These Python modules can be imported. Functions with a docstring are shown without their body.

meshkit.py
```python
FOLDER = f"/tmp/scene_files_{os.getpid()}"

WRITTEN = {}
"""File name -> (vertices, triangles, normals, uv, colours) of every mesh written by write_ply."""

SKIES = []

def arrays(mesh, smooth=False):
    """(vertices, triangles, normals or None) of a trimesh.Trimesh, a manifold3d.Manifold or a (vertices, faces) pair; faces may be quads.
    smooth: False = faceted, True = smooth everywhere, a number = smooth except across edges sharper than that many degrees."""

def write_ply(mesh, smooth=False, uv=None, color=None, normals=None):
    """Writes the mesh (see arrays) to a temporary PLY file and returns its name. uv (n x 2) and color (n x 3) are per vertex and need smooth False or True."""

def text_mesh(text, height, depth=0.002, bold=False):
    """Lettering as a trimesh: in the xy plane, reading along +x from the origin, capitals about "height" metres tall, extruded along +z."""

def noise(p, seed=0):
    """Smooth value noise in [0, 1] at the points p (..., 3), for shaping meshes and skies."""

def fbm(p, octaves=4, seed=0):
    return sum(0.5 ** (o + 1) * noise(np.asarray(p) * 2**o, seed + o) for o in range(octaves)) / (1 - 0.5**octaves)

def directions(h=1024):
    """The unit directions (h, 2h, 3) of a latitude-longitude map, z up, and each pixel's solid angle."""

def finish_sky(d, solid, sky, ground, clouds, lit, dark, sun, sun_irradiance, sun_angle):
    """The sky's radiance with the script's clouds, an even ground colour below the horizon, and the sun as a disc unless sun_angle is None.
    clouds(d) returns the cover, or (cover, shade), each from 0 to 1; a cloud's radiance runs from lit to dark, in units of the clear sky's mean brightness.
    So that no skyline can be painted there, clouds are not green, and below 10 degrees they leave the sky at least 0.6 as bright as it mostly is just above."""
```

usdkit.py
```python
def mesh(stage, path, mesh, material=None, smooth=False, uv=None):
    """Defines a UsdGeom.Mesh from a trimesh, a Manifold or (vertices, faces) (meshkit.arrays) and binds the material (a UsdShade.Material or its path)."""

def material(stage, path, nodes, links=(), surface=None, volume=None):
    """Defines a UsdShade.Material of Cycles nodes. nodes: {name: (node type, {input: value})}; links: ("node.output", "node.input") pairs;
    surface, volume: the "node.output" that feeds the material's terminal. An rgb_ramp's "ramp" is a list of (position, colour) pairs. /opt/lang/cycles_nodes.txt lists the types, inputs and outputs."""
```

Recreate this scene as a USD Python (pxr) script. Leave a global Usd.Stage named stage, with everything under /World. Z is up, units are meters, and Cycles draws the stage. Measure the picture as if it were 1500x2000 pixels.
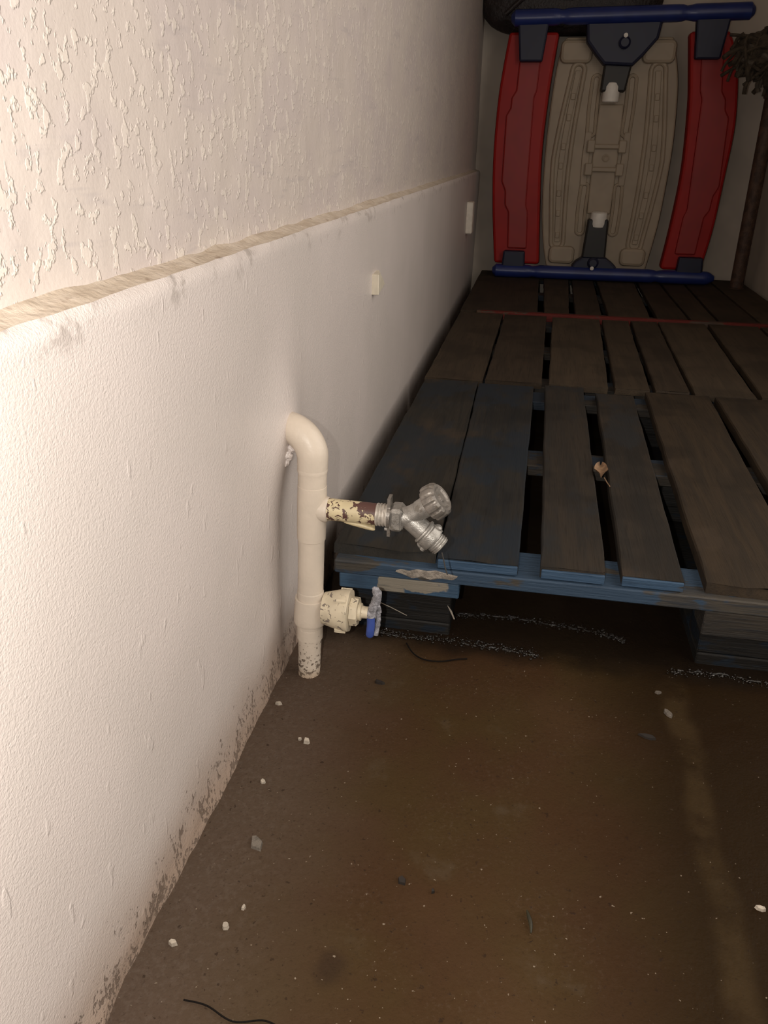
import math, random
import numpy as np
import trimesh, manifold3d as m3
import shapely.geometry as sg
import meshkit, usdkit
from pxr import Usd, UsdGeom, UsdLux, UsdShade, Gf, Sdf

stage = Usd.Stage.CreateInMemory()
UsdGeom.SetStageUpAxis(stage, 'Z')
UsdGeom.SetStageMetersPerUnit(stage, 1.0)
UsdGeom.Xform.Define(stage, '/World')
UsdGeom.Scope.Define(stage, '/World/Looks')
RNG = random.Random(7)

# ------------------------------------------------------------------ camera
CAM = (0.0, 0.0, 0.70)
PW, PH, FPX = 1500.0, 2000.0, 1550.0
VX, VY, XV = 1065.0, 290.0, 690.0           # vanishing point of the passage; x of the vertical vanishing point
YV = 1000 + (FPX * FPX + (VX - 750) * (XV - 750)) / (1000 - VY)
d = np.array([VX - 750, 1000 - VY, -FPX]); d /= np.linalg.norm(d)
u = -np.array([XV - 750, 1000 - YV, -FPX]); u /= np.linalg.norm(u)
r = np.cross(d, u)
Rw = np.stack([r, d, u])                      # camera axes -> world
cam = UsdGeom.Camera.Define(stage, '/World/Camera')
M = np.eye(4); M[:3, :3] = Rw.T; M[3, :3] = CAM
UsdGeom.Xformable(cam).AddTransformOp().Set(Gf.Matrix4d(*M.flatten().tolist()))
cam.CreateHorizontalApertureAttr(24.0)
cam.CreateVerticalApertureAttr(32.0)
cam.CreateFocalLengthAttr(24.0 * FPX / PW)
cam.CreateClippingRangeAttr((0.02, 100.0))
cam.CreateExposureAttr(0.0)

# ------------------------------------------------------------------ lights
FLASH, FILL, DOME = 1.42, 5.1, 1.0
fl = UsdLux.SphereLight.Define(stage, '/World/FlashLight')
fl.CreateRadiusAttr(0.006); fl.CreateIntensityAttr(14000.0 * FLASH)
fl.CreateColorAttr(Gf.Vec3f(1.0, 0.95, 0.88))
UsdGeom.Xformable(fl).AddTranslateOp().Set(Gf.Vec3d(-0.055, -0.01, 0.705))
fill = UsdLux.RectLight.Define(stage, '/World/SideFillLight')        # fill light from the unseen right side, set in an added doorway
fill.CreateWidthAttr(1.9); fill.CreateHeightAttr(1.7); fill.CreateIntensityAttr(0.5 * FILL)
fill.CreateColorAttr(Gf.Vec3f(1.0, 0.93, 0.85))
fx = UsdGeom.Xformable(fill); fx.AddTranslateOp().Set(Gf.Vec3d(1.12, 1.0, 1.35)); fx.AddRotateYOp().Set(90.0)
dome = UsdLux.DomeLight.Define(stage, '/World/DomeLight')
dome.CreateIntensityAttr(0.02 * DOME); dome.CreateColorAttr(Gf.Vec3f(1.0, 0.88, 0.78))

# ------------------------------------------------------------------ node graphs
class Ref:
    def __init__(s, node, out): s.s = f'{node}.{out}'
class Node:
    def __init__(s, name): s._n = name
    def __getattr__(s, o): return Ref(s._n, o)
class G:
    def __init__(s): s.nodes, s.links, s.k = {}, [], 0
    def __call__(s, kind, **inp):
        s.k += 1; name = f'n{s.k}'; vals = {}
        for a, v in inp.items():
            if isinstance(v, Ref): s.links.append((v.s, f'{name}.{a}'))
            else: vals[a] = v
        s.nodes[name] = (kind, vals); return Node(name)
    def pos(s): 
        if not hasattr(s, 'p'): s.p = s('geometry')
        return s.p.position
    def noise(s, scale, detail=2.0, rough=0.5, stretch=None, dist=0.0):
        v = s.pos()
        if stretch: v = s('mapping', mapping_type='point', vector=v, scale=stretch).vector
        return s('noise_texture', vector=v, scale=scale, detail=detail, roughness=rough, distortion=dist).fac
    def step(s, val, a, b):                    # smooth 0..1 between a and b
        return s('map_range', range_type='smoothstep', value=val, from_min=a, from_max=b, to_min=0.0, to_max=1.0, clamp=True).result
    def math(s, op, a, b=0.5, c=0.0): return s('math', math_type=op, value1=a, value2=b, value3=c).value
    def mix(s, f, a, b): return s('mix', mix_type='mix', fac=f, color1=a, color2=b).color
    def bump(s, h, dist, strength=1.0, normal=None):
        kw = dict(height=h, distance=dist, strength=strength)
        if normal is not None: kw['normal'] = normal
        return s('bump', **kw).normal
    def done(s, name, **pr):
        p = s('principled_bsdf', **pr)
        return usdkit.material(stage, '/World/Looks/' + name, s.nodes, s.links, surface=p.BSDF.s)

def plain(name, col, rough=0.5, metallic=0.0, var=0.25, scale=60, bump=0.0, spec=0.5, dirt=None):
    g = G(); n = g.noise(scale, 3)
    c2 = tuple(c * (1 - var) for c in col)
    c = g.mix(g.step(n, 0.35, 0.65), col, c2)
    if dirt:
        c = g.mix(g.step(g.noise(dirt[1], 4, 0.6), dirt[2], dirt[2] + 0.06), c, dirt[0])
    kw = dict(base_color=c, roughness=rough, metallic=metallic, specular_ior_level=spec)
    if bump: kw['normal'] = g.bump(g.noise(scale * 5, 3), bump)
    return g.done(name, **kw)

def wall_lower_mat():
    g = G()
    sx = g('separate_xyz', vector=g.pos())
    base = g.mix(g.step(g.noise(5, 3), 0.35, 0.65), (0.625, 0.555, 0.52), (0.59, 0.527, 0.49))
    # splashed grime and crumbling plaster above the floor
    low = g.noise(9, 3)
    h = g.math('add', sx.z, g.math('multiply', g.math('subtract', low, 0.5), 0.07))
    up = g.step(h, 0.135, 0.0)                                      # 1 at the floor
    n1 = g.noise(210, 4, 0.65, (1.0, 1.0, 0.7)); n2 = g.noise(48, 4, 0.65, (1.0, 0.8, 0.6))
    mix = g.math('add', g.math('multiply', n1, 0.55), g.math('multiply', n2, 0.45))
    thr = g.math('subtract', 0.685, g.math('multiply', up, 0.185))
    m = g.step(g.math('subtract', mix, thr), 0.0, 0.045)
    c = g.mix(g.math('multiply', g.math('power', up, 1.25), 0.8), base, (0.30, 0.20, 0.135))
    c = g.mix(g.math('multiply', m, 0.75), c, (0.125, 0.09, 0.068))
    # scattered scuffs
    sc = g.step(g.noise(30, 2, 0.5, (1, 1, 0.6)), 0.80, 0.83)
    c = g.mix(g.math('multiply', sc, 0.5), c, (0.24, 0.2, 0.18))
    # grime right under the ledge
    le = g.math('multiply', g.step(sx.z, 0.560, 0.592), g.step(g.noise(30, 4, 0.6), 0.54, 0.66))
    c = g.mix(g.math('multiply', le, 0.55), c, (0.26, 0.22, 0.19))
    st = g.math('add', g.math('multiply', g.noise(560, 2), 0.5), g.math('multiply', g.noise(300, 2), 0.5))
    drips = g.step(g.noise(60, 2, 0.5, (1, 1, 0.4)), 0.66, 0.74)
    nb = g.bump(g.math('add', st, g.math('multiply', drips, 0.5)), 0.0018, 0.55)
    nb = g.bump(g.math('multiply', m, -1.0), 0.002, 0.7, nb)
    return g.done('painted_plaster', base_color=c, roughness=0.40, normal=nb, specular_ior_level=0.5)

def wall_upper_mat():
    g = G()
    patch = g.step(g.noise(7, 2, 0.5, (1, 1, 1.9)), 0.36, 0.58)
    base = g.mix(patch, (0.525, 0.455, 0.425), (0.55, 0.48, 0.435))
    streak = g.step(g.noise(22, 3, 0.6, (1, 0.28, 2.4)), 0.60, 0.72)
    base = g.mix(g.math('multiply', streak, 0.35), base, (0.37, 0.33, 0.33))
    v = g.noise(84, 3, 0.55, (1.0, 1.0, 0.85))
    band = g.step(g.noise(8, 3, 0.6, (1, 0.5, 1.5)), 0.30, 0.52)
    fl = g.step(v, 0.545, 0.62)
    hgt = g.math('add', g.math('multiply', fl, g.math('add', g.math('multiply', band, 0.85), 0.12)), g.math('multiply', g.noise(30, 3), 0.9))
    hgt = g.math('add', hgt, g.math('multiply', g.noise(300, 2), 0.2))
    base = g.mix(g.math('multiply', g.math('multiply', fl, band), 0.6), base, (0.66, 0.59, 0.52))
    nb = g.bump(hgt, 0.0024, 0.5)
    return g.done('rough_plaster', base_color=base, roughness=0.48, normal=nb, specular_ior_level=0.4)

def ledge_mat():
    g = G()
    c = g.mix(g.step(g.noise(34, 4, 0.6, (1, 0.7, 1.5)), 0.36, 0.66), (0.55, 0.465, 0.38), (0.46, 0.375, 0.29))
    c = g.mix(g.math('multiply', g.step(g.noise(60, 3), 0.63, 0.72), 0.6), c, (0.24, 0.16, 0.11))
    return g.done('ledge_mortar', base_color=c, roughness=0.7, normal=g.bump(g.noise(120, 4), 0.003, 0.7))

def floor_mat():
    g = G(); sx = g('separate_xyz', vector=g.pos())
    a = g.step(g.noise(5.5, 4, 0.55), 0.36, 0.64)
    c = g.mix(a, (0.044, 0.0225, 0.0105), (0.045, 0.027, 0.0105))
    c = g.mix(g.math('multiply', g.step(g.noise(3.2, 2), 0.5, 0.68), 0.6), c, (0.058, 0.031, 0.015))
    c = g.mix(g.math('multiply', g.step(g.noise(11, 4, 0.6), 0.60, 0.72), 0.35), c, (0.075, 0.055, 0.038))
    # greyish dust near the left wall, light falloff painted into its colour
    near = g.step(g.math('add', sx.x, g.math('multiply', g.math('subtract', g.noise(7, 3), 0.5), 0.10)), -0.08, -0.32)
    c = g.mix(g.math('multiply', near, 0.8), c, (0.080, 0.056, 0.042))
    c = g.mix(g.math('multiply', g.math('multiply', g.step(sx.x, -0.16, -0.30), g.step(g.noise(130, 4, 0.65), 0.46, 0.66)), 0.42), c, (0.10, 0.075, 0.058))
    sp_ = g.noise(240, 5, 0.7); pat = g.step(g.noise(10, 3, 0.6), 0.38, 0.66)
    c = g.mix(g.math('multiply', g.math('multiply', g.step(sp_, 0.52, 0.68), pat), 0.32), c, (0.085, 0.060, 0.042))
    c = g.mix(g.math('multiply', g.step(sp_, 0.44, 0.32), 0.35), c, (0.020, 0.011, 0.006))
    # an old pale strip running along the passage
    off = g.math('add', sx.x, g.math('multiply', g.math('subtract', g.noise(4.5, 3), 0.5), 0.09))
    strip = g.math('subtract', 1.0, g.step(g.math('absolute', g.math('subtract', off, 0.253)), 0.006, 0.026))
    strip = g.math('multiply', strip, g.step(g.noise(14, 4, 0.6), 0.30, 0.62))
    right_dim = g.step(off, 0.05, 0.26)                                # light falloff to the right, painted in as darker concrete
    c = g.mix(g.math('multiply', right_dim, 0.85), c, (0.0125, 0.0064, 0.0020))
    c = g.mix(g.math('multiply', strip, 0.42), c, (0.058, 0.037, 0.016))
    # dark round stain, specks and pale grains
    dx = g.math('add', sx.x, 0.129); dy = g.math('subtract', sx.y, 0.482)
    rr = g.math('sqrt', g.math('add', g.math('multiply', dx, dx), g.math('multiply', dy, dy)))
    rr = g.math('add', rr, g.math('multiply', g.noise(40, 3), 0.02))
    c = g.mix(g.math('multiply', g.step(rr, 0.034, 0.016), 0.55), c, (0.022, 0.013, 0.009))
    c = g.mix(g.math('multiply', g.step(g.noise(120, 4, 0.65), 0.63, 0.69), 0.65), c, (0.016, 0.009, 0.006))
    c = g.mix(g.math('multiply', g.step(g.noise(210, 2, 0.6), 0.715, 0.75), 0.7), c, (0.26, 0.21, 0.16))
    # wet ground, with the shade under the timber painted into the colour
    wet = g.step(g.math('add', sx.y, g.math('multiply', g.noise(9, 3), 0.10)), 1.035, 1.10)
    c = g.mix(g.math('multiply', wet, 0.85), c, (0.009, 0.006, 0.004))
    ro = g.math('subtract', 0.62, g.math('multiply', g.step(g.noise(8, 3), 0.45, 0.7), 0.14))
    hb = g.math('add', g.math('multiply', g.noise(60, 4, 0.6), 0.7), g.math('multiply', g.noise(330, 2), 0.3))
    return g.done('dirty_concrete', base_color=c, roughness=ro, normal=g.bump(hb, 0.0035, 0.45), specular_ior_level=0.07)

def wood_mat(name, a, b, paint=None, pamt=0.5, wear=0.0):
    g = G()
    gr = g.noise(14, 5, 0.62, (3.2, 0.22, 3.2), 0.6)
    c = g.mix(g.step(gr, 0.36, 0.66), a, b)
    fine = g.noise(120, 3, 0.6, (2.4, 0.10, 2.4))
    c = g.mix(g.math('multiply', g.step(fine, 0.52, 0.70), 0.6), c, tuple(x * 0.45 for x in a))
    blot = g.step(g.noise(6.5, 3, 0.55), 0.47, 0.62)
    c = g.mix(g.math('multiply', blot, 0.45), c, tuple(x * 0.5 for x in b))
    br = g.step(g.noise(8, 4, 0.6, (1, 0.5, 1)), 0.56, 0.68)
    c = g.mix(g.math('multiply', br, 0.5), c, (0.052, 0.036, 0.024))
    if paint:
        pm = g.step(g.noise(7, 4, 0.65, (1, 0.6, 1)), 0.62 - 0.3 * pamt, 0.74 - 0.3 * pamt)
        c = g.mix(g.math('multiply', pm, 0.8), c, paint)
    h = g.math('add', g.math('multiply', fine, 0.5), g.math('multiply', gr, 0.5))
    return g.done(name, base_color=c, roughness=0.75, normal=g.bump(h, 0.002, 0.7), specular_ior_level=0.2)

def wood_x_mat(name, a, b, paint, pamt, bare=(0.30, 0.25, 0.19)):      # timber whose grain runs across the passage, painted
    g = G()
    fine = g.noise(110, 3, 0.6, (0.12, 2.4, 2.4))
    c = g.mix(g.step(g.noise(9, 4, 0.6, (0.5, 2, 2)), 0.38, 0.62), a, b)
    c = g.mix(g.step(g.noise(13, 4, 0.62, (0.5, 1, 1.2)), 0.66 - 0.34 * pamt, 0.71 - 0.34 * pamt), c, paint)
    c = g.mix(g.math('multiply', g.step(fine, 0.54, 0.7), 0.5), c, tuple(x * 0.4 for x in paint))
    return g.done(name, base_color=c, roughness=0.65, normal=g.bump(fine, 0.002, 0.7), specular_ior_level=0.3)

def pvc_mat():
    g = G(); sx = g('separate_xyz', vector=g.pos())
    c = g.mix(g.step(g.noise(30, 3), 0.35, 0.65), (0.60, 0.515, 0.425), (0.57, 0.49, 0.405))
    low = g.step(sx.z, 0.135, 0.0)
    thr = g.math('subtract', 0.76, g.math('multiply', low, 0.25))
    m = g.step(g.math('subtract', g.noise(150, 4, 0.6), thr), 0.0, 0.03)
    c = g.mix(g.math('multiply', g.step(sx.z, 0.02, 0.0), 0.6), c, (0.40, 0.28, 0.18))
    c = g.mix(g.math('multiply', m, 0.85), c, (0.10, 0.07, 0.05))
    return g.done('cream_painted_pvc', base_color=c, roughness=0.42, normal=g.bump(g.noise(160, 3), 0.0008, 0.6), specular_ior_level=0.4)

def peel_mat(name, paint, under, t, scale=75, bare_from=None):
    g = G(); n = g.noise(scale, 4, 0.62, (1, 1, 1.2), 0.8); sx = g('separate_xyz', vector=g.pos())
    if bare_from:                                          # the last bit before the tap has lost nearly all its paint, above all on top
        e = g.math('add', sx.x, g.math('multiply', g.math('subtract', sx.z, 0.2635), 0.55))
        n = g.math('add', n, g.math('multiply', g.step(e, bare_from - 0.012, bare_from + 0.006), 0.16))
    m = g.step(n, t, t + 0.025)
    c = g.mix(g.step(g.noise(50, 2), 0.4, 0.6), paint, tuple(x * 0.88 for x in paint))
    c = g.mix(m, c, under)
    return g.done(name, base_color=c, roughness=0.5, normal=g.bump(g.math('multiply', m, -1.0), 0.0012, 0.9))

MAT = {}
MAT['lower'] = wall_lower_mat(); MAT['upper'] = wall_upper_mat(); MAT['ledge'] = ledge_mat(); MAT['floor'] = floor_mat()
MAT['far_wall'] = plain('aged_wall_paint', (0.52, 0.45, 0.375), 0.6, var=0.15, scale=6, bump=0.001)
MAT['pvc'] = pvc_mat()
MAT['nipple'] = peel_mat('peeling_yellow_paint', (0.60, 0.50, 0.31), (0.085, 0.037, 0.030), 0.545, 95, -0.183)
MAT['drip'] = plain('yellowed_paint', (0.58, 0.48, 0.29), 0.45, var=0.2, scale=90)
MAT['saddle'] = peel_mat('chipped_cream_paint', (0.61, 0.525, 0.385), (0.20, 0.165, 0.14), 0.60, 105)
MAT['zinc'] = plain('dull_zinc', (0.40, 0.38, 0.35), 0.38, 0.6, 0.2, 160, 0.0004, dirt=((0.24, 0.22, 0.19), 90, 0.62))
MAT['zinc_dark'] = plain('grimy_zinc', (0.25, 0.225, 0.20), 0.40, 0.5, 0.25, 120, 0.0003, dirt=((0.16, 0.14, 0.115), 110, 0.60))
MAT['zinc_pale'] = plain('thread_tape_metal', (0.55, 0.50, 0.44), 0.45, 0.3, 0.25, 200, 0.0004)
MAT['groove'] = plain('dark_groove', (0.05, 0.045, 0.04), 0.7)
MAT['blue_handle'] = plain('blue_vinyl', (0.05, 0.09, 0.34), 0.35, var=0.2)
MAT['frayed'] = plain('frayed_grey_coating', (0.40, 0.39, 0.42), 0.7, var=0.5, scale=140, bump=0.002)
MAT['plaster'] = plain('bare_plaster', (0.50, 0.44, 0.37), 0.8, var=0.3, scale=120, bump=0.002)
MAT['crack'] = plain('grey_crack', (0.16, 0.13, 0.11), 0.8)
MAT['dark_line'] = plain('dark_thread', (0.008, 0.006, 0.005), 0.9, spec=0.1)
MAT['clip'] = plain('cream_plastic', (0.66, 0.59, 0.47), 0.5, var=0.1)
MAT['plate'] = plain('pale_plate', (0.72, 0.64, 0.55), 0.55, var=0.1)
MAT['blue'] = plain('blue_plastic', (0.016, 0.030, 0.150), 0.33, var=0.15, scale=20)
MAT['navy'] = plain('navy_plastic', (0.006, 0.008, 0.032), 0.5, var=0.15, scale=20)
MAT['red'] = plain('red_plastic', (0.34, 0.008, 0.006), 0.5, var=0.12, scale=12, spec=0.3)
MAT['red_dark'] = plain('red_plastic_channel', (0.28, 0.007, 0.005), 0.5, var=0.12, scale=12)
MAT['tan'] = plain('tan_plastic', (0.36, 0.285, 0.205), 0.55, var=0.12, scale=10)
MAT['black'] = plain('black_plastic', (0.012, 0.009, 0.007), 0.5)
MAT['white_cap'] = plain('white_plastic', (0.80, 0.75, 0.68), 0.5, var=0.05)
MAT['bag'] = plain('dark_sheeting', (0.020, 0.012, 0.011), 0.55, var=0.4, scale=18, bump=0.004)
MAT['post'] = plain('rusty_steel', (0.085, 0.045, 0.028), 0.65, 0.1, 0.5, 40, 0.002)
MAT['tangle'] = plain('brown_tangle', (0.0595, 0.0420, 0.0252), 0.9, var=0.55, scale=50, bump=0.002)
MAT['tangle_light'] = plain('grey_tangle', (0.0950, 0.0750, 0.0550), 0.9, var=0.4, scale=50)
MAT['wood0'] = wood_mat('weathered_grey_board', (0.0306, 0.0255, 0.0195), (0.0195, 0.0179, 0.0153), (0.0170, 0.0213, 0.0263), 0.45)
MAT['wood1'] = wood_mat('weathered_blue_board', (0.0272, 0.0238, 0.0195), (0.0179, 0.0183, 0.0187), (0.0145, 0.0204, 0.0281), 0.6)
MAT['wood2'] = wood_mat('weathered_brown_board', (0.0340, 0.0263, 0.0195), (0.0247, 0.0213, 0.0179), (0.0221, 0.0229, 0.0238), 0.35)
MAT['wood3'] = wood_mat('bare_brown_board', (0.0391, 0.0263, 0.0153), (0.0272, 0.0195, 0.0127))
MAT['far0'] = wood_mat('dusty_brown_board', (0.0540, 0.0380, 0.0238), (0.0410, 0.0294, 0.0194))
MAT['far1'] = wood_mat('dusty_dark_board', (0.0454, 0.0315, 0.0203), (0.0346, 0.0246, 0.0164))
MAT['far2'] = wood_mat('dusty_tan_board', (0.0626, 0.0449, 0.0285), (0.0475, 0.0346, 0.0229))
MAT['blue_paint'] = wood_x_mat('blue_painted_timber', (0.060, 0.052, 0.042), (0.03, 0.035, 0.042), (0.034, 0.060, 0.098), 0.80)
MAT['blue_end'] = wood_x_mat('blue_end_timber', (0.055, 0.048, 0.04), (0.03, 0.03, 0.03), (0.040, 0.078, 0.135), 0.95)
def block_mat():
    g = G(); sx = g('separate_xyz', vector=g.pos()); n = g.math('subtract', g.noise(28, 4, 0.6), 0.5)
    dx = g.math('multiply', g.math('add', sx.x, 0.133), 19.0)
    dz = g.math('multiply', g.math('subtract', sx.z, 0.0925), 62.0)
    rr = g.math('add', g.math('add', g.math('multiply', dx, dx), g.math('multiply', dz, dz)), g.math('multiply', n, 2.6))
    dx2 = g.math('multiply', g.math('add', sx.x, 0.170), 45.0); r2 = g.math('add', g.math('multiply', dx2, dx2), g.math('multiply', n, 2.6))
    m = g.step(g.math('minimum', rr, r2), 1.0, 0.75)
    fine = g.noise(110, 3, 0.6, (0.12, 2.4, 2.4))
    blue = g.mix(g.step(g.noise(24, 4), 0.4, 0.65), (0.045, 0.088, 0.145), (0.032, 0.060, 0.100))
    c = g.mix(m, blue, (0.225, 0.20, 0.16))
    c = g.mix(g.math('multiply', g.step(fine, 0.56, 0.72), 0.45), c, (0.02, 0.03, 0.045))
    return g.done('blue_painted_block', base_color=c, roughness=0.6, normal=g.bump(fine, 0.0015, 0.6), specular_ior_level=0.3)
MAT['blue_block'] = block_mat()
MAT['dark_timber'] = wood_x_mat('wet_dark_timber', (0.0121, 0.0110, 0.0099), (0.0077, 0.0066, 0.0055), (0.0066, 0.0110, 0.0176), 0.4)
MAT['cross'] = wood_x_mat('dirty_cross_timber', (0.0425, 0.0350, 0.0275), (0.0250, 0.0225, 0.0200), (0.0200, 0.0300, 0.0450), 0.45)
MAT['red_timber'] = wood_x_mat('red_painted_timber', (0.09, 0.05, 0.03), (0.06, 0.04, 0.03), (0.11, 0.012, 0.008), 0.75)
MAT['scuffed'] = plain('scuffed_pale_timber', (0.36, 0.31, 0.26), 0.7, var=0.5, scale=60, bump=0.002)
MAT['grit'] = plain('wet_grit', (0.016, 0.012, 0.009), 0.12, var=0.6, scale=200, spec=0.9)
MAT['water'] = plain('wet_film', (0.010, 0.008, 0.006), 0.12, var=0.3, scale=200, bump=0.001, spec=1.0)
MAT['chip_pale'] = plain('pale_chip', (0.42, 0.36, 0.29), 0.7, var=0.3, scale=200)
MAT['chip_grey'] = plain('grey_chip', (0.15, 0.125, 0.10), 0.7, var=0.35, scale=150, bump=0.001)
MAT['chip_dark'] = plain('dark_chip', (0.014, 0.009, 0.006), 0.7, var=0.3, scale=150)
MAT['leaf_green'] = plain('dull_green_leaf', (0.026, 0.022, 0.009), 0.6, var=0.4, scale=90)
MAT['leaf_brown'] = plain('dry_leaf', (0.28, 0.17, 0.095), 0.7, var=0.4, scale=90)
MAT['straw'] = plain('pale_splinter', (0.30, 0.26, 0.21), 0.7)

# ------------------------------------------------------------------ prims
used = {}
def numbered(path):
    k = used.get(path, 0); used[path] = k + 1
    return path if k == 0 else f'{path}_{k:03d}'
def setdata(prim, **kv):
    for k, v in kv.items():
        if v: prim.SetCustomDataByKey(k, v)
def obj(name, mesh, mat, parent=None, smooth=35, **data):
    base = parent.GetPath().pathString if parent else '/World'
    pr = usdkit.mesh(stage, numbered(f'{base}/{name}'), mesh, MAT[mat], smooth=smooth).GetPrim()
    setdata(pr, **data); return pr
def thing(name, label, category, loc=(0, 0, 0), group=None, kind=None):
    x = UsdGeom.Xform.Define(stage, numbered('/World/' + name)); x.AddTranslateOp().Set(Gf.Vec3d(*loc))
    setdata(x.GetPrim(), label=label, category=category, group=group, kind=kind); return x.GetPrim()
def slab_smooth(m): return getattr(m, '_is_slab', False)
class Thing:                                  # parts are given in world coordinates and stored relative to the thing's base
    def __init__(s, name, label, category, loc, **k): s.loc = np.array(loc, float); s.prim = thing(name, label, category, loc, **k)
    def part(s, name, mesh, mat, parent=None, smooth=35, **data):
        v, f = vf(mesh); return obj(name, (v - s.loc, f), mat, parent or s.prim, 21 if slab_smooth(mesh) else smooth, **data)

# ------------------------------------------------------------------ mesh helpers
def vf(m):
    if hasattr(m, 'to_mesh'):
        q = m.to_mesh(); return np.array(q.vert_properties[:, :3], float), np.array(q.tri_verts)
    if isinstance(m, tuple): 
        v, f = np.asarray(m[0], float), np.asarray(m[1], int)
        if f.shape[1] == 4: f = np.vstack([f[:, [0, 1, 2]], f[:, [0, 2, 3]]])
        return v, f
    return np.array(m.vertices), np.array(m.faces)
def hull(pts):
    h = trimesh.Trimesh(np.asarray(pts, float), [], process=False).convex_hull; h.fix_normals(); return h
def box(x0, x1, y0, y1, z0, z1, b=0.0015):
    p = []
    for x, sx in ((x0, 1), (x1, -1)):
        for y, sy in ((y0, 1), (y1, -1)):
            for z, sz in ((z0, 1), (z1, -1)):
                p += [(x + sx * b, y + sy * b, z), (x + sx * b, y, z + sz * b), (x, y + sy * b, z + sz * b)]
    return hull(p)
def cat(*ms):
    vs, fs, n = [], [], 0
    for m in ms:
        v, f = vf(m); vs.append(v); fs.append(f + n); n += len(v)
    return np.vstack(vs), np.vstack(fs)
def frame_of(axis):
    a = np.asarray(axis, float); a = a / np.linalg.norm(a)
    t = np.array([0, 1, 0.]) if abs(a[1]) < 0.9 else np.array([1., 0, 0])
    e1 = np.cross(t, a); e1 /= np.linalg.norm(e1); return a, e1, np.cross(a, e1)
def lathe(o, axis, prof, n=40, wave=None, caps=True):
    """prof: (distance along the axis, radius); wave(k, t) scales the radius with the angle"""
    a, e1, e2 = frame_of(axis); o = np.asarray(o, float); ang = np.linspace(0, 2 * np.pi, n, endpoint=False)
    vs = []
    for k, (t, rd) in enumerate(prof):
        rr = rd * (wave(k, ang) if wave else 1.0) * np.ones(n)
        vs.append(o + a * t + np.outer(rr * np.cos(ang), e1) + np.outer(rr * np.sin(ang), e2))
    v = np.vstack(vs); f = []
    m = len(prof)
    for k in range(m - 1):
        for i in range(n):
            j = (i + 1) % n; f += [(k * n + i, k * n + j, (k + 1) * n + j), (k * n + i, (k + 1) * n + j, (k + 1) * n + i)]
    if caps:
        c0, c1 = len(v), len(v) + 1
        v = np.vstack([v, o + a * prof[0][0], o + a * prof[-1][0]])
        for i in range(n):
            j = (i + 1) % n; f += [(c0, j, i), (c1, (m - 1) * n + i, (m - 1) * n + j)]
    return v, np.array(f)
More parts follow.
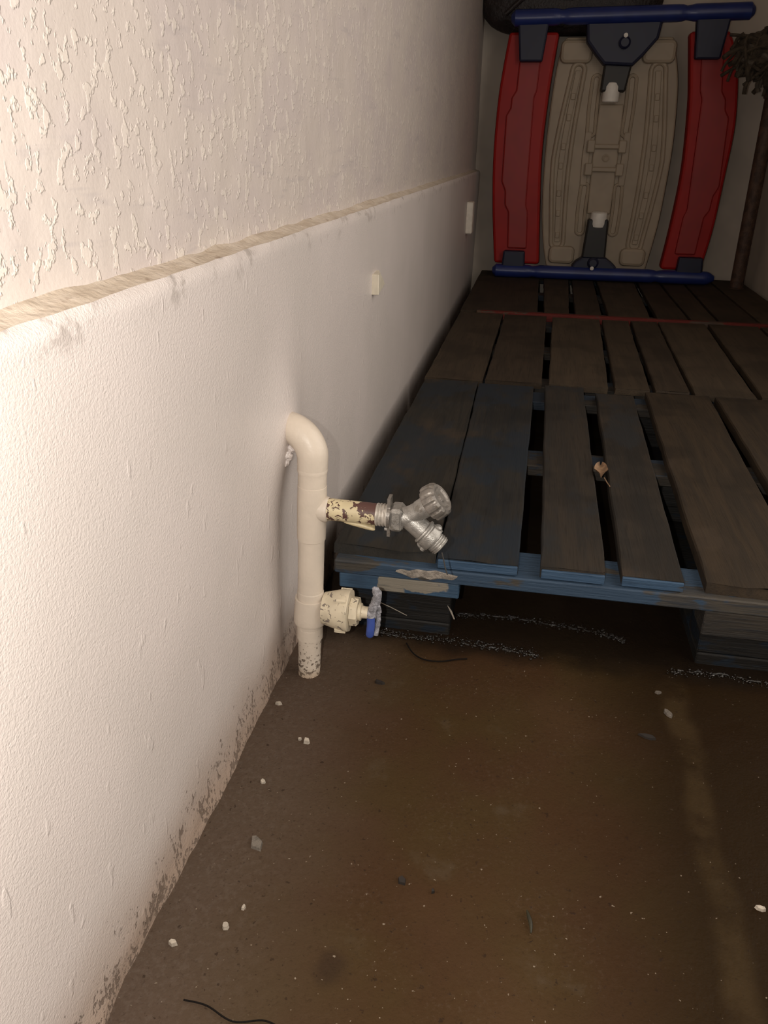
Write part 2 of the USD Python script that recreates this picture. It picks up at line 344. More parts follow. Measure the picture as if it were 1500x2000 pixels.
def tube(path, rad, n=12, closed=False):
    p = np.asarray(path, float); m = len(p); rad = np.broadcast_to(rad, m)
    tan = np.roll(p, -1, 0) - np.roll(p, 1, 0)
    if not closed: tan[0] = p[1] - p[0]; tan[-1] = p[-1] - p[-2]
    tan /= np.linalg.norm(tan, axis=1, keepdims=True)
    _, e, _ = frame_of(tan[0]); vs = []
    ang = np.linspace(0, 2 * np.pi, n, endpoint=False)
    for k in range(m):
        e = e - tan[k] * np.dot(e, tan[k]); e /= np.linalg.norm(e); e2 = np.cross(tan[k], e)
        vs.append(p[k] + rad[k] * (np.outer(np.cos(ang), e) + np.outer(np.sin(ang), e2)))
    v = np.vstack(vs); f = []
    for k in range(m if closed else m - 1):
        q = (k + 1) % m
        for i in range(n):
            j = (i + 1) % n; f += [(k * n + i, k * n + j, q * n + j), (k * n + i, q * n + j, q * n + i)]
    if not closed:
        c0, c1 = len(v), len(v) + 1; v = np.vstack([v, p[0], p[-1]])
        for i in range(n):
            j = (i + 1) % n; f += [(c0, j, i), (c1, (m - 1) * n + i, (m - 1) * n + j)]
    return v, np.array(f)
def curve(pts, n=24, closed=False):
    """Catmull-Rom through the points"""
    p = np.asarray(pts, float); m = len(p); out = []
    for i in range(m if closed else m - 1):
        a, b, c, e = (p[(i + k) % m] if closed else p[min(max(i + k, 0), m - 1)] for k in (-1, 0, 1, 2))
        for t in np.linspace(0, 1, n, endpoint=False):
            out.append(0.5 * ((2 * b) + (c - a) * t + (2 * a - 5 * b + 4 * c - e) * t * t + (3 * b - a - 3 * c + e) * t ** 3))
    if not closed: out.append(p[-1])
    return np.array(out)
def slab(poly, y0, y1, b=0.006, smooth=None):
    """a plate from an outline in x, z: its front at y0, its back at y1, both edges rounded by b"""
    pg = sg.Polygon(poly).buffer(0); pg = pg.buffer(-1.1 * b).buffer(1.1 * b)
    if pg.geom_type != 'Polygon': pg = max(pg.geoms, key=lambda q: q.area)
    if smooth: pg = pg.buffer(-smooth).buffer(2 * smooth).buffer(-smooth)
    layers = [(y0, -b), (y0 + 0.3 * b, -0.3 * b), (y0 + b, 0.0), (y1 - b, 0.0), (y1, -b)]
    outer = np.array(pg.exterior.coords)[:-1]
    step = max(pg.length / 220, 0.003); ds = np.arange(0, pg.length, step)
    base = np.array([pg.exterior.interpolate(t).coords[0] for t in ds])
    tang = np.roll(base, -1, 0) - np.roll(base, 1, 0); tang /= np.maximum(np.linalg.norm(tang, axis=1, keepdims=True), 1e-9)
    nrm = np.stack([tang[:, 1], -tang[:, 0]], 1)
    if not pg.exterior.is_ccw: nrm = -nrm
    n = len(base); vs = []
    for y, o in layers:
        q = base + nrm * o; vs.append(np.stack([q[:, 0], np.full(n, y), q[:, 1]], 1))
    v = np.vstack(vs); f = []
    for k in range(len(layers) - 1):
        for i in range(n):
            j = (i + 1) % n; f += [(k * n + i, k * n + j, (k + 1) * n + j), (k * n + i, (k + 1) * n + j, (k + 1) * n + i)]
    inset = base - nrm * b
    ev, ef = trimesh.creation.triangulate_polygon(sg.Polygon(inset), engine='earcut')
    # map the triangulation back to the ring
    from scipy.spatial import cKDTree
    ix = cKDTree(inset).query(ev)[1]
    top = ix[ef]; f = np.vstack([np.array(f), top, (top + (len(layers) - 1) * n)[:, ::-1]])
    m = trimesh.Trimesh(v, f, process=False); m.fix_normals(); m._is_slab = True; return m
def grid(fn, us, vs):
    U, V = np.meshgrid(us, vs, indexing='ij'); p = fn(U, V).reshape(-1, 3); n, m = len(us), len(vs)
    i = np.arange(n * m).reshape(n, m); q = np.stack([i[:-1, :-1], i[1:, :-1], i[1:, 1:], i[:-1, 1:]], -1).reshape(-1, 4)
    return p, np.vstack([q[:, [0, 1, 2]], q[:, [0, 2, 3]]])
def rock(c, size, seed, sub=2, rough=0.35):
    m = trimesh.creation.icosphere(sub); v = np.array(m.vertices)
    k = 1 + rough * (meshkit.fbm(v * 1.7 + seed * 3.1, 3, seed) - 0.5) * 2
    return v * k[:, None] * np.asarray(size) + np.asarray(c), np.array(m.faces)

# ------------------------------------------------------------------ the room
YB, YF, ZC, XR = 4.20, -1.2, 2.3, 0.985
def lean(z): return -0.311 + 0.02 * z
def struct(name, mesh, mat, smooth=35):
    return obj(name, mesh, mat, None, smooth, kind='structure')
ys = np.concatenate([np.arange(YF, 0.3, 0.05), np.arange(0.3, 1.8, 0.006), np.arange(1.8, YB, 0.04), [YB]])
def low_wall(Y, Z):
    P = np.stack([Y, Y, Z], -1)
    foot = np.clip(1 - Z / 0.045, 0, 1) ** 1.5
    x = lean(Z) + foot * (0.001 + 0.012 * (meshkit.fbm(np.stack([Y * 16, Z * 20, Y * 0], -1), 4, 3) - 0.35)) + 0.004 * (meshkit.fbm(np.stack([Y * 3, Z * 3, Y * 0], -1), 3, 5) - 0.5)
    x = x + 0.0165 * np.exp(-(((Y - 0.94) / 0.075) ** 2 + ((Z - 0.368) / 0.075) ** 2))   # plaster built up where the pipe enters
    top = np.clip((Z - 0.585) / 0.012, 0, 1)
    x = x - top ** 2 * 0.005 * (0.4 + 1.3 * meshkit.fbm(np.stack([Y * 25, Y * 0, Y * 0], -1), 3, 9))
    return np.stack([x, Y, Z], -1)
zs = np.concatenate([np.linspace(-0.01, 0.12, 30), np.arange(0.13, 0.25, 0.02), np.arange(0.25, 0.50, 0.008), np.arange(0.50, 0.58, 0.02), [0.58, 0.585, 0.590, 0.594, 0.597]])
wl = struct('wall_left', grid(low_wall, ys, zs), 'lower', True)
def ledge_fn(Y, T):
    w = 0.024 + 0.008 * (meshkit.fbm(np.stack([Y * 6, Y * 0, Y * 0], -1), 3, 11) - 0.5)
    x0 = low_wall(Y, 0 * Y + 0.597)[..., 0]
    return np.stack([x0 - T * w, Y, 0.597 + 0.0095 * T ** 1.4 + 0.004 * (meshkit.fbm(np.stack([Y * 30, T * 3, Y * 0], -1), 3, 12) - 0.5) * np.sin(np.pi * T)], -1)
obj('ledge', grid(ledge_fn, ys, np.linspace(0, 1, 9)), 'ledge', wl, True, label='beige mortar ledge along the wall')
def up_wall(Y, Z):
    x = -0.3235 + 0.006 * (meshkit.fbm(np.stack([Y * 5, Z * 5, Y * 0], -1), 4, 21) - 0.5) + 0.002 * (meshkit.fbm(np.stack([Y * 26, Z * 20, Y * 0], -1), 3, 22) - 0.5)
    return np.stack([x, Y, Z], -1)
obj('upper_plaster', grid(up_wall, ys, np.concatenate([np.arange(0.602, 1.5, 0.012), np.linspace(1.5, ZC, 8)])), 'upper', wl, True, label='rough flecked plaster of the upper wall')
def lump_path(): pass
# plaster crust broken around the pipe's entry, a part of the wall
obj('plaster_crumb', cat(rock((-0.287, 0.926, 0.344), (0.007, 0.006, 0.006), 31, 3, 0.45), rock((-0.290, 0.921, 0.336), (0.006, 0.006, 0.007), 32, 3, 0.45), rock((-0.293, 0.922, 0.327), (0.004, 0.004, 0.007), 33, 3, 0.45)), 'lower', wl)

def floor_fn(X, Y):
    z = 0.004 * (meshkit.fbm(np.stack([X * 4, Y * 4, X * 0], -1), 3, 41) - 0.5) + 0.0016 * (meshkit.fbm(np.stack([X * 40, Y * 40, X * 0], -1), 3, 42) - 0.5)
    return np.stack([X, Y, z - 0.001], -1)
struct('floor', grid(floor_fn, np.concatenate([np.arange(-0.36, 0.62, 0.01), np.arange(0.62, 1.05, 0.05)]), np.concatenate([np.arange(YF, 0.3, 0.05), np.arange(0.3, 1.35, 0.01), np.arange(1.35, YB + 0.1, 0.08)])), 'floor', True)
struct('wall_back', box(-0.42, XR + 0.1, YB, YB + 0.08, -0.02, ZC), 'far_wall')
struct('wall_right', box(XR, XR + 0.08, 2.12, YB, -0.02, ZC), 'far_wall')
struct('wall_right', box(XR, XR + 0.08, YF, -0.02, -0.02, ZC), 'far_wall')   # the near stretch, before the added doorway
dr1 = UsdGeom.Xform.Define(stage, '/World/added_door_1').GetPrim(); dr1.SetCustomDataByKey('kind', 'structure')  # invented doorway, out of view, added to frame the side fill light
for y0, y1, z0 in ((-0.02, 0.06, -0.02), (2.04, 2.12, -0.02), (0.06, 2.04, ZC - 0.07)):
    obj('added_door_frame', box(XR - 0.005, XR + 0.09, y0, y1, z0, ZC, 0.003), 'far_wall', dr1)
struct('ceiling', box(-0.42, XR + 0.1, YF, YB + 0.08, ZC, ZC + 0.08), 'far_wall')

# ------------------------------------------------------------------ pallets
def board(x0f, x1f, x0b, x1b, yf, yb, z0, z1, seed, rag=0.0, cuts=16):
    """a deck board along the passage, with slightly wandering edges; f: front end, b: back end"""
    rn = random.Random(seed); us = np.linspace(0, 1, cuts); ring = []
    w0 = [rn.uniform(-1, 1) * 0.0012 for _ in us]; w1 = [rn.uniform(-1, 1) * 0.0012 for _ in us]; bow = [0.0015 * math.sin(3 * t + seed) for t in us]
    b = 0.0025; vs = []
    e = [rag * rn.uniform(-1, 1) for _ in range(8)]
    for k, t in enumerate(us):
        xl = x0f + (x0b - x0f) * t + w0[k]; xr = x1f + (x1b - x1f) * t + w1[k]
        y = yf + (yb - yf) * t
        sec = [(xl + b, z1), (xl + (xr - xl) * .33, z1), (xl + (xr - xl) * .67, z1), (xr - b, z1), (xr, z1 - b), (xr, z0), (xl, z0), (xl, z1 - b)]
        for i, (x, z) in enumerate(sec):
            vs.append((x, y + (e[i] if k in (0, cuts - 1) else 0), z + bow[k] - (b if (k in (0, cuts - 1) and z == z1) else 0)))
    n = 8; f = []
    for k in range(cuts - 1):
        for i in range(n):
            j = (i + 1) % n; f += [(k * n + i, (k + 1) * n + j, k * n + j), (k * n + i, (k + 1) * n + i, (k + 1) * n + j)]
    for i in range(1, n - 1): f += [(0, i, i + 1), ((cuts - 1) * n, (cuts - 1) * n + i + 1, (cuts - 1) * n + i)]
    m = trimesh.Trimesh(np.array(vs), np.array(f), process=False); m.fix_normals(); return m

P1 = Thing('wooden_pallet', 'weathered pallet with blue painted front edge, nearest the tap', 'pallet', (0.32, 1.55, 0))
ZT, ZD = 0.140, 0.121
deck1 = [  # x front left, right, back left, right, y front, y back, material, ragged
    (-0.267, -0.107, -0.258, -0.118, 1.072, 2.055, 'wood0', 0.008), (-0.104, 0.017, -0.115, 0.027, 1.056, 2.05, 'wood1', 0.003),
    (0.050, 0.143, 0.056, 0.153, 1.056, 2.07, 'wood2', 0.002), (0.166, 0.254, 0.184, 0.275, 1.058, 2.03, 'wood2', 0.002),
    (0.284, 0.432, 0.308, 0.463, 1.060, 2.06, 'wood3', 0.005), (0.458, 0.585, 0.476, 0.60, 1.060, 2.05, 'wood3', 0.003),
    (0.612, 0.735, 0.625, 0.745, 1.06, 2.06, 'wood2', 0.003), (0.765, 0.90, 0.770, 0.905, 1.06, 2.06, 'wood2', 0.003)]
for i, (a, b, c, e, yf, yb, m, rg) in enumerate(deck1):
    bd = P1.part('deck_board', board(a, b, c, e, yf, yb, ZD, ZT + 0.002 * (i % 3 - 1) * 0.6, 100 + i, rg), m, smooth=30)
    if 0 < i < 4:                                                   # blue paint left on the sawn ends
        P1.part('painted_end', box(a + 0.001, b - 0.001, yf - 0.0035 - rg * 0.3, yf + 0.0015, ZD + 0.001, ZT - 0.004, 0.001), 'blue_end', bd)
for i, (y0, y1, m) in enumerate([(1.048, 1.135, 'blue_paint'), (1.52, 1.61, 'cross'), (1.97, 2.06, 'cross')]):
    cb = P1.part('cross_board', box(-0.262, 0.905, y0, y1, 0.098, ZD - 0.0006, 0.002), m)
    if i == 0: P1.part('scuffed_patch', slab([(-0.168, 0.112), (-0.158, 0.1165), (-0.146, 0.1145), (-0.134, 0.1185), (-0.118, 0.1175), (-0.104, 0.1195), (-0.088, 0.1165), (-0.070, 0.1135), (-0.078, 0.1065), (-0.096, 0.1075), (-0.112, 0.1035), (-0.126, 0.1065), (-0.140, 0.1025), (-0.152, 0.1075)], 1.0458, 1.0490, 0.0007), 'scuffed', cb, label='pale scuffed strip with bare wood')
for x0, x1 in ((-0.255, -0.068), (0.288, 0.470), (0.74, 0.9)):
    for y0, y1 in ((1.050, 1.14), (1.52, 1.61), (1.97, 2.06)):
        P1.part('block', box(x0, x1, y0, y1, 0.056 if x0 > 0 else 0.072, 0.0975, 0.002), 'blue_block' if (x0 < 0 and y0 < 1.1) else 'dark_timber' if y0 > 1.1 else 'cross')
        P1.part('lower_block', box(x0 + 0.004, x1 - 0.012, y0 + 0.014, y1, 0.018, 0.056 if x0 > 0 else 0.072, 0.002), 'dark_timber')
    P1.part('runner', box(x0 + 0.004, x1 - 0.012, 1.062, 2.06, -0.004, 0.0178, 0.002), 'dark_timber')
P1.part('splinter', tube([(-0.203, 1.060, 0.050), (-0.175, 1.059, 0.040), (-0.148, 1.0585, 0.028)], 0.0007, 6), 'straw', label='thin pale splinter on the dark lower block')
P1.part('splinter', tube([(-0.085, 1.062, 0.052), (-0.079, 1.058, 0.045), (-0.073, 1.057, 0.032)], [0.0005, 0.0016, 0.0012], 6), 'straw')

def far_pallet(T, edges, yf, yb, mats, seed, first=-0.262, last=0.90):
    xs0 = [first] + [e[1] for e in edges]; xs1 = [e[0] for e in edges] + [None]
    for i in range(len(edges) + 1):
        lf, lb = (first, first + 0.004) if i == 0 else edges[i - 1][2:4]
        rf, rb = (last, last + 0.01) if i == len(edges) else edges[i][0:2]
        T.part('deck_board', board(lf, rf, lb, rb, yf + 0.006 * math.sin(i * 2.3 + seed), yb, ZD, ZT, seed + i, 0.003), mats[i % len(mats)], smooth=30)
    for y0, y1 in ((yf + 0.03, yf + 0.12), ((yf + yb) / 2 - 0.045, (yf + yb) / 2 + 0.045), (yb - 0.1, yb - 0.01)):
        T.part('cross_board', box(first + 0.004, last - 0.004, y0, y1, 0.098, ZD - 0.0006, 0.002), 'cross')
        for x0 in (first + 0.006, 0.26, last - 0.15):
            T.part('block', box(x0, x0 + 0.14, y0, y1, 0.018, 0.0975, 0.002), 'dark_timber')
    for x0 in (first + 0.006, 0.26, last - 0.15):
        T.part('runner', box(x0, x0 + 0.14, yf + 0.02, yb, -0.004, 0.0178, 0.002), 'dark_timber')
P2 = Thing('wooden_pallet', 'bare brown pallet in the middle of the three, with narrow slits between its boards', 'pallet', (0.32, 2.55, 0))
far_pallet(P2, [  # each slit: left edge front, back; right edge front, back
    (-0.108, -0.099, -0.101, -0.091), (0.047, 0.060, 0.065, 0.082), (0.217, 0.250, 0.235, 0.260), (0.322, 0.352, 0.337, 0.362),
    (0.422, 0.452, 0.433, 0.457), (0.581, 0.616, 0.598, 0.630), (0.770, 0.795, 0.785, 0.806)], 2.082, 3.02, ['far0', 'far1', 'far2'], 200)
P3 = Thing('wooden_pallet', 'farthest pallet, under the upended play table, with a red painted front edge', 'pallet', (0.32, 3.6, 0))
far_pallet(P3, [(0.027, 0.026, 0.052, 0.048), (0.143, 0.168, 0.167, 0.182), (0.262, 0.279, 0.288, 0.296), (0.436, 0.470, 0.464, 0.486), (0.572, 0.578, 0.584, 0.588), (0.672, 0.690, 0.684, 0.700), (0.818, 0.816, 0.828, 0.826)],
           3.085, 4.16, ['far1', 'far0', 'far1', 'far2'], 300, -0.262, 0.96)
P3.part('edge_strip', box(-0.20, 0.955, 3.052, 3.080, 0.10, 0.1405, 0.003), 'red_timber', label='red painted strip along the front edge')

# ------------------------------------------------------------------ standpipe
PB, PT = np.array([-0.270, 0.922, 0.0]), np.array([-0.2575, 0.922, 0.33])
PX = (PT - PB) / 0.33                                            # runs up the slightly leaning pipe, per metre of height
def at(z): return PB + PX * z
S = Thing('water_pipe', 'cream painted upright water pipe elbowing into the left wall', 'pipe', tuple(PB))
RP = 0.0166
S.part('pipe', lathe(at(-0.004), PX, [(0, RP * 0.96), (0.06, RP), (0.0605, RP), (0.138, RP), (0.140, 0.0178), (0.215, 0.0178), (0.28, 0.0178), (0.285, 0.0188), (0.33, 0.0188)], 48), 'pvc')
S.part('coupling', lathe(at(0.061), PX, [(0, 0.0172), (0.001, 0.0186), (0.018, 0.0186), (0.0195, 0.0182), (0.020, 0.0186), (0.076, 0.0186), (0.078, 0.0178)], 48), 'pvc')
tee_v = lathe(at(0.218), PX, [(0, 0.0172), (0.0015, 0.0192), (0.020, 0.0196), (0.060, 0.0196), (0.079, 0.0192), (0.0805, 0.0172)], 48)
tee_h = lathe(at(0.264), (1, 0, 0), [(0.0, 0.0172), (0.019, 0.0172), (0.0215, 0.0168), (0.023, 0.0150)], 40)
S.part('tee', cat(tee_v, tee_h), 'pvc')
# elbow: rises, bends over and runs into the wall
pth = [at(0.316), at(0.336)]; c0 = at(0.336); Rb = 0.0335
for t in np.linspace(0, math.pi / 2, 16)[1:]:
    pth.append(c0 + np.array([-Rb * (1 - math.cos(t)), 0.0 + 0.012 * (t / 1.57) ** 2, Rb * math.sin(t)]))
pth.append(pth[-1] + np.array([-0.025, 0.011, 0.0005])); pth.append(pth[-1] + np.array([-0.02, 0.007, 0.0]))
rad = [0.0196, 0.0200] + [0.0204] * 15 + [0.0212, 0.0212]
S.part('elbow', tube(pth, rad, 48), 'pvc', smooth=50)
S.part('elbow_lip', lathe(at(0.3165), PX, [(0, 0.0172), (0.0012, 0.0199), (0.004, 0.0199), (0.006, 0.0194)], 48), 'pvc')
# saddle with its outlet
sd = Thing('saddle_clamp', 'cream strap clamp with chipped flanged outlet low on the pipe', 'pipe clamp', tuple(at(0.105)))
zc = 0.108
def band_fn():
    prof = [(-0.021, 0.0192), (-0.0205, 0.0222), (-0.016, 0.0232), (-0.004, 0.0226), (0.008, 0.0220), (0.019, 0.0214), (0.0195, 0.0192), (0.0194, 0.0188), (-0.0209, 0.0188), (-0.021, 0.0192)]
    return lathe(at(zc), PX, prof, 48, caps=False)
sd.part('strap', band_fn(), 'pvc')
oc = at(zc) + np.array([0, 0, 0.004])
sd.part('outlet', lathe(oc, (1, 0, 0), [(0.0195, 0.0195), (0.020, 0.0225), (0.030, 0.0250), (0.045, 0.0292), (0.056, 0.0305), (0.0575, 0.0298), (0.058, 0.027), (0.0585, 0.022)], 40,
        wave=lambda k, a: (1 + 0.04 * np.cos(6 * a)) if k > 3 else 1.0), 'saddle', label='chipped cream outlet showing grey metal')
sd.part('collar', lathe(oc, (1, 0, 0), [(0.0585, 0.0195), (0.0590, 0.0208), (0.0685, 0.0208), (0.0695, 0.0198), (0.0697, 0.013)], 8), 'saddle', smooth=20)
sd.part('stub', lathe(oc, (1, 0, 0), [(0.0697, 0.0125), (0.0735, 0.0125), (0.0745, 0.0090), (0.079, 0.0085), (0.083, 0.0085)], 24), 'saddle')
for a in (0.7, 2.2, 3.9, 5.4):
    sd.part('bolt', lathe(oc + np.array([0.040, 0.0295 * math.cos(a), 0.0295 * math.sin(a)]), (1, 0, 0), [(0, 0.0035), (0.015, 0.0035), (0.0155, 0.003)], 6), 'saddle')
# little valve
vx = oc[0] + 0.083
vz = oc[2]
vv = Thing('stop_valve', 'small valve with blue lever and frayed grey coating on the clamp outlet', 'valve', (vx, 0.922, vz))
vv.part('stem', lathe((vx - 0.001, 0.922, vz), (1, 0, 0), [(0, 0.0065), (0.004, 0.0075), (0.012, 0.007), (0.013, 0.004)], 20), 'frayed')
lev = curve([(vx + 0.0045, 0.918, vz - 0.002), (vx + 0.005, 0.916, vz - 0.016), (vx + 0.0035, 0.915, vz - 0.035)], 8)
lv = vv.part('lever', tube(lev, np.concatenate([np.full(len(lev) - 3, 0.0058), [0.0056, 0.0048, 0.003]]), 16), 'blue_handle', label='blue lever pointing down')
vv.part('lever_tip', lathe((vx + 0.0045, 0.9178, vz - 0.002), (0, -0.05, 1), [(-0.001, 0.006), (0.001, 0.0064), (0.003, 0.0055)], 16), 'frayed', lv)
up = curve([(vx + 0.005, 0.922, vz - 0.003), (vx + 0.007, 0.921, vz + 0.010), (vx + 0.0115, 0.922, vz + 0.022), (vx + 0.012, 0.923, vz + 0.032), (vx + 0.006, 0.924, vz + 0.040)], 8)
ra = 0.0058 + 0.0022 * (meshkit.noise(up * 260, 4) - 0.3); ra[-6:] *= np.linspace(1, 0.35, 6)
upm = tube(up, ra, 14); uv_ = upm[0] + 0.0016 * (meshkit.noise(upm[0] * 330, 6)[:, None] - 0.5) * np.array([1, 1, 0.3])
vv.part('frayed_grip', (uv_, upm[1]), 'frayed', label='upper arm with peeling grey coating')
fb = curve([(vx + 0.013, 0.926, vz + 0.006), (vx + 0.0135, 0.927, vz - 0.010), (vx + 0.0125, 0.926, vz - 0.022), (vx + 0.0105, 0.924, vz - 0.036)], 6)
vv.part('torn_strip', tube(fb, 0.0026 + 0.0018 * meshkit.noise(fb * 230, 5), 10), 'frayed')
fb = curve([(vx + 0.010, 0.922, vz + 0.018), (vx + 0.0155, 0.921, vz + 0.012), (vx + 0.0175, 0.921, vz + 0.003)], 6)
vv.part('torn_strip', tube(fb, np.linspace(0.0028, 0.0016, len(fb)), 8), 'frayed')

# ------------------------------------------------------------------ spigot
zs0 = 0.2635; X = (1, 0, 0)
sp = Thing('hose_spigot', 'grey metal hose tap with round ribbed handle and peeling yellow pipe nipple', 'tap', (-0.2375, 0.922, zs0))
nv, nf = lathe((-0.2395, 0.922, zs0 + 0.001), (1, 0, -0.012), [(0, 0.0148), (0.02, 0.0146), (0.04, 0.0145), (0.0665, 0.0143)], 40)
sp.part('nipple', (nv, nf), 'nipple', label='short pipe nipple, yellow paint peeling to brown')
dr = bone_drip = None
dk = [(-0.214, -0.0128, .0022), (-0.205, -0.0140, .0032), (-0.195, -0.0155, .0036), (-0.186, -0.0175, .0034), (-0.178, -0.0195, .0026), (-0.1755, -0.0203, .0016)]
dman = m3.Manifold()
for (xa_, za_, ra_), (xb_, zb_, rb_) in zip(dk[:-1], dk[1:]):
    dman = dman + m3.Manifold.batch_hull([m3.Manifold.sphere(ra_, 20).translate([xa_, 0.918, zs0 + za_]), m3.Manifold.sphere(rb_, 20).translate([xb_, 0.918, zs0 + zb_]), m3.Manifold.sphere(ra_, 20).translate([xa_, 0.925, zs0 + za_ + 0.001])])
dv, df = vf(dman.refine_to_length(0.0012)); dm_ = trimesh.Trimesh(dv, df); trimesh.smoothing.filter_taubin(dm_, iterations=8)
sp.part('paint_drip', dm_, 'drip', smooth=True, label='hardened yellow paint drip under the nipple')
prof = []
for k in range(4): prof += [(k * 0.0042, 0.0141), (k * 0.0042 + 0.0014, 0.0153), (k * 0.0042 + 0.0028, 0.0153), (k * 0.0042 + 0.0038, 0.0141)]
sp.part('threads', lathe((-0.1735, 0.922, zs0), X, prof, 40), 'zinc_pale', smooth=25)
# mounting flange with two ears
ear = sg.Point(0, 0).buffer(0.0165).union(sg.box(-0.0085, -0.0265, 0.0085, 0.0265)).buffer(0.002).buffer(-0.002)
fm = trimesh.creation.extrude_polygon(ear, 0.0042, engine='earcut'); fv = np.array(fm.vertices)
fv2 = np.stack([-0.1578 + fv[:, 2] + 0.05 * 0 * fv[:, 1], 0.922 + fv[:, 0], zs0 + fv[:, 1]], 1)
fg = sp.part('flange', (fv2, np.array(fm.faces)), 'zinc_dark', smooth=25)
for s in (-1, 1):
    sp.part('flange_lug', lathe((-0.161, 0.915, zs0 + s * 0.0225 * 0.55 - 0.004), X, [(0, 0.0022), (0.0035, 0.0026)], 12), 'zinc', fg)
hx = sp.part('hex_body', box(-0.1545, -0.1365, 0.922 - 0.0155, 0.922 + 0.0155, zs0 - 0.0165, zs0 + 0.0150, 0.004), 'zinc', smooth=25)
def tri_mark(x, z, s):
    q = [(x - s, 0.9061, z + s * 0.9), (x + s, 0.9061, z + s * 0.9), (x, 0.9061, z - s * 0.9)]
    return tube(q, 0.00045, 6, closed=True)
fr = tube([(-0.1525, 0.9062, zs0 + 0.011), (-0.1385, 0.9062, zs0 + 0.010), (-0.1385, 0.9062, zs0 - 0.012), (-0.1525, 0.9062, zs0 - 0.012)], 0.0006, 6, closed=True)
sp.part('emblem', cat(tri_mark(-0.1482, zs0 - 0.002, 0.0030), tri_mark(-0.1422, zs0 - 0.0022, 0.0030)), 'zinc_dark', hx, label='two small triangles cast into the body')
sp.part('emblem_border', fr, 'zinc', hx)
# Y body as one smooth solid
U = np.array([0.775, -0.10, 0.62]); U /= np.linalg.norm(U)
D = np.array([0.79, -0.10, -0.61]); D /= np.linalg.norm(D)
O = np.array([-0.1315, 0.922, zs0])
def ball(c, rd): return m3.Manifold.sphere(rd, 40).translate([float(t) for t in c])
def bone(a, ra_, b, rb_): return m3.Manifold.batch_hull([ball(a, ra_), ball(b, rb_)])
body = bone(O + np.array([-0.012, 0, -0.0005]), 0.0140, O + np.array([0.002, 0, 0]), 0.0145) + bone(O, 0.0135, O + U * 0.018, 0.0122) + bone(O, 0.0140, O + D * 0.026, 0.0140)
bm = body.refine_to_length(0.0016); bv, bf = vf(bm)
tm = trimesh.Trimesh(bv, bf); trimesh.smoothing.filter_taubin(tm, iterations=14)
sp.part('body', tm, 'zinc', smooth=True)
sp.part('bonnet', lathe(O, U, [(0.016, 0.011), (0.0165, 0.0125), (0.0185, 0.0125), (0.019, 0.0118), (0.0195, 0.0132), (0.034, 0.0138), (0.0365, 0.0130)], 40), 'zinc')
H0 = O + U * 0.0355
def rib(k, a): return 1 + (0.0 if k in (0, 1, 6, 7) else 1.0) * 0.058 * (0.4 - np.clip(1.0 - (np.abs(((a * 12 / (2 * np.pi)) % 1.0) - 0.5) / 0.24) ** 2, 0, 1))
sp.part('handle', lathe(H0, U, [(0.001, 0.012), (0.0, 0.0185), (0.002, 0.0228), (0.0045, 0.0236), (0.014, 0.0230), (0.0180, 0.0216), (0.0205, 0.0185), (0.0205, 0.015), (0.0185, 0.012), (0.0185, 0.006), (0.0205, 0.0045)], 192, wave=rib), 'zinc_dark', smooth=28)
vc = sp.part('vent_collar', lathe(O, D, [(0.026, 0.0135), (0.027, 0.0172), (0.029, 0.0178), (0.031, 0.0160), (0.0325, 0.0160), (0.034, 0.0176), (0.043, 0.0176), (0.0455, 0.0165), (0.046, 0.0125)], 40), 'zinc')
_, e1, e2 = frame_of(D); 
side = np.cross(D, np.array([0, 1, 0.])); side /= np.linalg.norm(side)
for sgn, t, l in ((1, 0.038, 0.0215), (-1, 0.037, 0.0215)):
    sp.part('vent_screw', lathe(O + D * t + side * sgn * 0.0145, side * sgn, [(0, 0.0052), (0.0045, 0.0052), (0.0055, 0.0044), (0.0065, 0.003)], 10), 'zinc', vc)
sp.part('vent_screw', lathe(O + D * 0.041 - side * 0.013 + np.array([0, -0.006, 0]), -side, [(0, 0.0035), (0.006, 0.0035), (0.0065, 0.002)], 10), 'zinc', vc)
pr = [(0.046, 0.0130)]
for k in range(3): pr += [(0.0468 + k * 0.0032, 0.0128), (0.0478 + k * 0.0032, 0.0139), (0.0490 + k * 0.0032, 0.0139), (0.0498 + k * 0.0032, 0.0128)]
pr += [(0.0570, 0.0132), (0.0580, 0.0126), (0.0580, 0.0100), (0.0500, 0.0096), (0.0498, 0.001)]
sp.part('hose_thread', lathe(O, D, pr, 44), 'zinc', smooth=25)
e = O + D * 0.058 - np.array([0, 0, 0.009])
sp.part('hanging_strand', tube(curve([e + np.array([0.001, 0, 0.001]), e + np.array([0.004, 0, -0.010]), e + np.array([0.007, -0.001, -0.022]), e + np.array([0.010, 0, -0.031])], 6), 0.0009, 6), 'groove', label='thin dark strand hanging from the outlet')

# ------------------------------------------------------------------ bits on the wall
xw = lean(0.455)
clip = hull([(xw - 0.004, 1.535, 0.477), (xw + 0.012, 1.530, 0.476), (xw - 0.004, 1.535, 0.441), (xw + 0.012, 1.530, 0.439), (xw - 0.004, 1.58, 0.480), (xw + 0.011, 1.545, 0.478),
             (xw - 0.004, 1.66, 0.444), (xw + 0.004, 1.645, 0.443), (xw - 0.004, 1.62, 0.475)])
ck = Thing('wall_clip', 'small cream plastic clip stuck on the smooth lower wall', 'clip', (xw, 1.56, 0.44))
ck.part('base', clip, 'clip', smooth=False)
ck.part('tab', box(xw - 0.002, xw + 0.0135, 1.527, 1.5325, 0.4395, 0.4775, 0.001), 'clip')
xw = lean(0.42)
obj('wall_plate', box(xw - 0.003, xw + 0.026, 3.58, 3.66, 0.363, 0.490, 0.004), 'plate', label='pale upright plate on the left wall near the far corner', category='plate')

